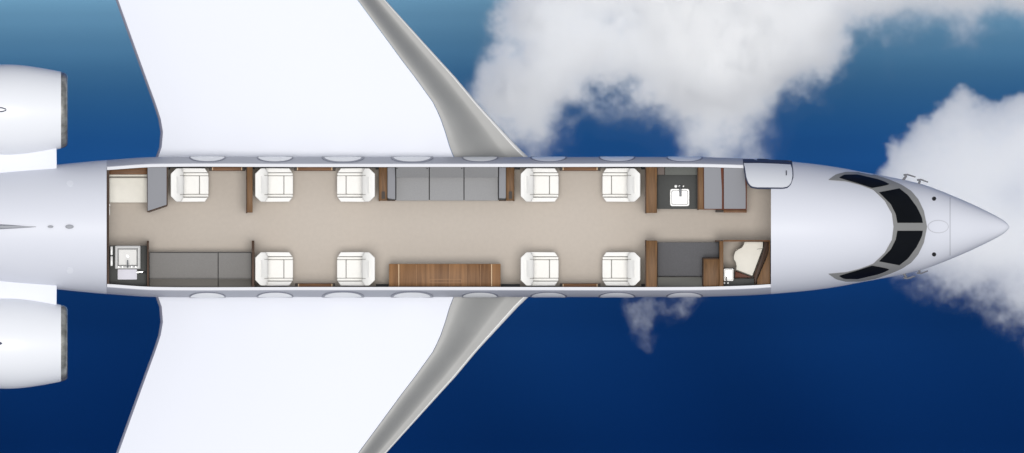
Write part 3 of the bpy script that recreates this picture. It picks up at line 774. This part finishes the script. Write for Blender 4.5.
# ------------------------------------------------------------------ rear compartment
t = thing('bench', 'cream-topped bench against the cabin wall beside the grey closet with slanted end', 'bench', 128, 190)
part('bench_base', rect(109.4, 178.2, 147.0, 202.0), 0.0, 0.40, M['cream'], t, 0.004)
part('bench_top', rrect(109.3, 177.8, 147.1, 202.6, 0.8), 0.40, 0.47, M['cream'], t, 0.012)
part('back_rail', rect(109.3, 176.6, 147.1, 177.7), 0.0, 0.56, M['divan_back'], t, 0.002)
part('back_cap', rect(109.3, 174.6, 147.1, 176.6), 0.0, 0.52, M['cream'], t, 0.003)
single('wall_shelf', [(109.2, 168.8), (147.0, 166.4), (147.0, 174.4), (109.2, 174.6)], 0.50, 0.66, M['walnut_x'], 'walnut shelf along the cabin wall above the cream bench', 'shelf')
t = thing('closet', 'tall closet with cool grey top and slanted end beside the lone chair', 'closet', 157, 188)
CP = [(147.6, 165.4), (166.6, 165.4), (166.6, 204.8), (147.6, 211.0)]
part('closet_body', [(147.2, 165.6), (167.6, 165.6), (167.6, 205.6), (147.2, 212.4)], 0.0, ZP - 0.03, M['walnut_dark'], t, 0.003)
part('closet_top', CP, ZP - 0.03, ZP, M['closet'], t, 0.004)
part('closet_door', [(148.6, 212.2), (167.0, 206.0), (167.0, 206.5), (148.6, 212.7)], 0.05, ZP - 0.1, M['walnut_dark'], t, 0)

t = thing('vanity_counter', 'charcoal vanity counter in the rear corner holding the square white sink', 'counter', 128, 266)
part('counter_body', rect(109.4, 246.2, 146.8, 286.0), 0.0, 0.68, M['walnut_dark'], t, 0.003)
part('counter_top', [(109.3, 245.6), (146.8, 245.6), (146.8, 286.2), (109.3, 284.6)], 0.68, 0.72, M['counter'], t, 0.004)
def basin(bm, x0, y0, x1, y1, z, rim, r, depth=0.07):
    """bowl with raised rim, open above"""
    a = rrect(x0, y0, x1, y1, r); b = rrect(x0 + rim, y0 + rim, x1 - rim, y1 - rim, max(r - rim * 0.4, 0.4)); c = rrect(x0 + rim * 1.8, y0 + rim * 1.8, x1 - rim * 1.8, y1 - rim * 1.8, max(r - rim * 0.4, 0.4))
    R = [[bm.verts.new(W(x, y, zz)) for x, y in q] for q, zz in ((a, z - depth - 0.02), (a, z - 0.006), ([(x * 0.96 + (x0 + x1) / 2 * 0.04, y * 0.96 + (y0 + y1) / 2 * 0.04) for x, y in a], z), (b, z), (c, z - depth))]
    for p, q in zip(R, R[1:]):
        n_ = len(p)
        for k in range(n_): bm.faces.new((p[k], p[(k + 1) % n_], q[(k + 1) % n_], q[k]))
    bm.faces.new(R[0]); bm.faces.new(R[-1])
    return bm
t = thing('sink', 'large square white sink with raised rim in the rear vanity counter', 'sink', 127.7, 257, 0.72)
bw = mk('basin', basin(B(), 115.0, 245.8, 140.4, 268.8, 0.89, 2.2, 0.8, 0.14), mat('satin_white_basin', (0.50, 0.50, 0.495, 1), 0.35), t)
part('drain', ell(127.6, 256.2, 1.0, 1.0, 14), 0.75, 0.756, M['chrome'], bw, 0)
bm = B(); tube(bm, [W(127.7, 267.2, 0.88), W(127.7, 267.2, 0.97), W(127.7, 265.6, 0.99), W(127.6, 260.4, 0.97)], 0.012, 8); mk('tap_spout', bm, M['chrome'], t)
for x in (118.8, 122.4, 131.6, 135.6):
    part('tap_knob', ell(x, 266.8, 0.9, 0.9, 10), 0.88, 0.91, M['chrome'], t, 0.003)
single('hand_towel', rrect(117.6, 269.2, 137.0, 279.6, 0.6), 0.72, 0.765, M['towel'], 'folded pale linen hand towel on the charcoal counter below the square sink', 'towel', 0.012)
t = thing('paper_holder', 'small steel paper holder next to the folded towel on the rear counter', 'paper holder', 140, 272, 0.72)
bm = B(); tube(bm, [W(137.0, 272.4, 0.75), W(142.6, 272.0, 0.75)], 0.02, 10); mk('holder_bar', bm, M['steel'], t)
part('holder_foot', rect(142.2, 271.2, 145.6, 273.2), 0.72, 0.765, M['dark'], t, 0.003)
for (y0, y1), lab in (((246.4, 255.2), 'slim white dispenser beside the square sink, the one nearer the aisle'), ((256.2, 266.0), 'slim white dispenser beside the square sink, the one nearer the outer wall')):
    d = single('dispenser', rrect(110.4, y0, 112.8, y1, 0.7), 0.72, 0.92, M['ceramic'], lab, 'dispenser', 0.008, 'white dispensers beside the square sink')
t = thing('wall_fitting', 'tiny white fitting on the dark rear wall near the cream bench', 'fitting', 109.8, 208)
part('fitting_plate', rect(109.2, 204, 110.2, 206.2), 0.5, 0.9, M['ceramic'], t, 0.002)
part('fitting_plate', rect(109.2, 207, 109.9, 215), 0.5, 0.86, M['ceramic'], t, 0.002)

t = thing('divan', 'long taupe-grey divan along the cabin wall beside the thin dark wood panels', 'divan', 200, 270)
part('divan_base', rect(149.4, 252.6, 251.4, 286.8), 0.0, 0.36, M['sofa_dark'], t)
for x0, x1 in ((149.4, 217.8), (218.5, 251.4)):
    part('seat_cushion', rrect(x0, 252.8, x1, 279.4, 0.6), 0.34, 0.46, M['divan'], t, 0.016, 3)
    part('back_cushion', rrect(x0, 279.0, x1, 287.0, 0.6), 0.36, 0.86, M['divan_back'], t, 0.016, 3, lambda x, y: 0.60 if y < 283 else 0.86)
part('front_piping', rect(149.4, 252.0, 251.4, 252.7), 0.30, 0.43, M['sofa_dark'], t, 0)

# ------------------------------------------------------------------ galley and closets by the entry
t = thing('galley_counter', 'charcoal galley counter holding the small white sink by the walnut partition', 'counter', 677.5, 188)
part('counter_body', rect(657.4, 167, 697.0, 208.4), 0.0, 0.68, M['walnut_dark'], t, 0.003)
part('counter_top', rect(657.3, 174.8, 697.1, 209.0), 0.68, 0.72, M['counter'], t, 0.004)
part('splash_shelf', rect(664.8, 166.4, 697.1, 175.0), 0.68, 0.80, M['counter_light'], t, 0.006)
part('corner_panel', rect(657.3, 166.4, 664.4, 174.8), 0.68, 0.82, mat('brown_grey_panel', lin(92, 80, 74), 0.6), t, 0.006)
t = thing('sink', 'small white rounded sink set into the charcoal galley counter', 'sink', 679.6, 198, 0.72)
bw = mk('basin', basin(B(), 670.0, 188.8, 689.4, 206.2, 0.775, 1.2, 2.2, 0.03), M['ceramic'], t)
bm = B(); tube(bm, [W(680.4, 187.0, 0.724), W(680.4, 187.0, 0.88), W(680.4, 189.0, 0.91), W(680.4, 196.4, 0.89)], 0.020, 8); mk('tap_spout', bm, M['chrome'], t)
for x, r_ in ((675.8, 1.5), (679.6, 1.2), (683.4, 0.9)):
    part('tap_knob', ell(x, 186.3, r_, r_, 12), 0.724, 0.78, M['ceramic'], t, 0.004)
for (x0, x1), lab in (((704.0, 721.6), 'grey-topped closet next to the narrow walnut panel of the galley'), ((723.8, 745.4), 'grey-topped closet standing next to the entry door')):
    t = thing('closet', lab, 'closet', (x0 + x1) / 2, 188, 0, 'grey closets by the entry')
    part('closet_body', rect(x0 - 0.5, 165.6, x1 + 1.4, 209.6), 0.0, ZP - 0.03, M['red_wood'], t, 0.002)
    part('closet_top', [(x0, 165.4), (x1 - 0.8, 165.4), (x1 + 0.3, 190), (x1 + 0.3, 208.8), (x0 + 0.2, 208.8)], ZP - 0.03, ZP, M['closet'], t, 0.004)
t = thing('cabinet', 'low walnut cabinet front projecting under the two grey closets into the aisle', 'cabinet', 735, 211)
part('cabinet_body', rect(723.6, 209.8, 746.8, 212.6), 0.0, 0.80, M['walnut_x'], t, 0.003)
part('cabinet_latch', rect(715.4, 209.8, 723.2, 212.4), 0.0, 0.78, M['cup'], t, 0.003)

# ------------------------------------------------------------------ crew seat nook and forward lavatory
t = thing('crew_seat', 'charcoal fabric bench seat in the walnut nook opposite the galley sink', 'seat', 685, 266)
part('seat_cushion', [(657.6, 242.2), (718.8, 242.2), (718.8, 257.6), (702.2, 257.6), (702.2, 276.6), (657.6, 276.6)], 0.10, 0.44, M['crew'], t, 0.012)
part('back_cushion', rrect(657.6, 277.2, 702.0, 287.2, 0.6), 0.10, 0.82, mat('charcoal_back_fabric', lin(116, 116, 111), 0.9, spec=0.15), t, 0.012, 2, lambda x, y: 0.62 if y < 280 else 0.82)
t = thing('cabinet', 'square walnut cabinet tucked beside the charcoal crew seat', 'cabinet', 711, 273)
part('cabinet_body', rect(702.6, 257.8, 719.2, 287.4), 0.0, 0.86, M['walnut_dark'], t, 0.003)
part('cabinet_top', rect(703.6, 259.2, 719.2, 287.2), 0.86, 0.90, M['walnut'], t, 0.004)

t = thing('lavatory_unit', 'cream curved-front lavatory counter angled against the walnut wall', 'counter', 748, 257)
LV = [(744.6, 241.8), (763.0, 241.8), (762.8, 248), (752.4, 275.8), (736.2, 269.6), (736.6, 266), (735.6, 262), (733.8, 259), (733.8, 255.8), (735.2, 251.6), (738.4, 249.2), (741.8, 247.6), (743.6, 245)]
c0 = (748, 257)
part('unit_body', [(c0[0] + (x - c0[0]) * 1.04 - 0.4, max(c0[1] + (y - c0[1]) * 1.04, 241.7)) for x, y in LV], 0.0, 0.50, M['divan_back'], t, 0.004)
part('unit_top', LV, 0.50, 0.56, M['cream'], t, 0.012)
part('lid_joint', [(757.0, 248.9), (762.4, 248.2), (762.3, 248.7), (757.0, 249.4)], 0.55, 0.563, M['divan_back'], t, 0)
single('lavatory_cabinet', [(768.6, 241.8), (770.2, 241.8), (770.2, 286.6), (757.2, 286.6), (757.2, 280), (767.2, 256.4), (768.6, 251)], 0.0, 0.98, M['walnut'], 'tall angled walnut cabinet behind the cream lavatory counter', 'cabinet', 0.004)
t = thing('angled_panel', 'dark walnut slanted panel behind the cream lavatory counter', 'panel', 758.5, 265)
part('panel_face', [(763.8, 241.8), (768.2, 241.8), (768.2, 250.8), (766.7, 255.9), (756.7, 279.8), (756.7, 286.4), (754.4, 286.4), (754.4, 277.8), (753.6, 276.4), (763.6, 249.6)], 0.0, 0.72, M['walnut_dark'], t, 0.004)
single('step_panel', [(735.4, 271.2), (752.0, 277.4), (735.0, 277.8)], 0.0, 0.44, M['red_wood'], 'red-brown wooden triangle panel between the cream counter and dark lavatory ledge', 'panel', 0.002)
t = thing('lavatory_counter', 'charcoal ledge beneath the small square lavatory sink', 'counter', 742, 282)
part('counter_top', rect(723.6, 278.6, 754.0, 286.6), 0.60, 0.64, M['counter'], t, 0.004)
part('counter_body', rect(724.0, 278.8, 753.6, 286.4), 0.0, 0.60, M['walnut_dark'], t, 0)
part('counter_wing', rect(723.6, 267.8, 734.0, 278.4), 0.0, 0.63, M['counter'], t, 0.003)
t = thing('sink', 'tiny white square sink in the forward lavatory corner', 'sink', 728.4, 275, 0.64)
bw = mk('basin', basin(B(), 723.8, 268.6, 733.4, 281.0, 0.69, 0.8, 1.0, 0.02), M['ceramic'], t)
part('drain', ell(726.4, 274.8, 0.8, 0.8, 12), 0.66, 0.678, M['chrome'], bw, 0)
for x in (723.6, 727.2):
    part('tap_knob', ell(x + 0.8, 283.0, 1.0, 1.0, 10), 0.642, 0.72, M['ceramic'], t, 0.004)
bm = B(); tube(bm, [W(726.6, 281.8, 0.66), W(726.6, 281.0, 0.74), W(726.4, 277.0, 0.73)], 0.010, 8); mk('tap_spout', bm, M['chrome'], t)
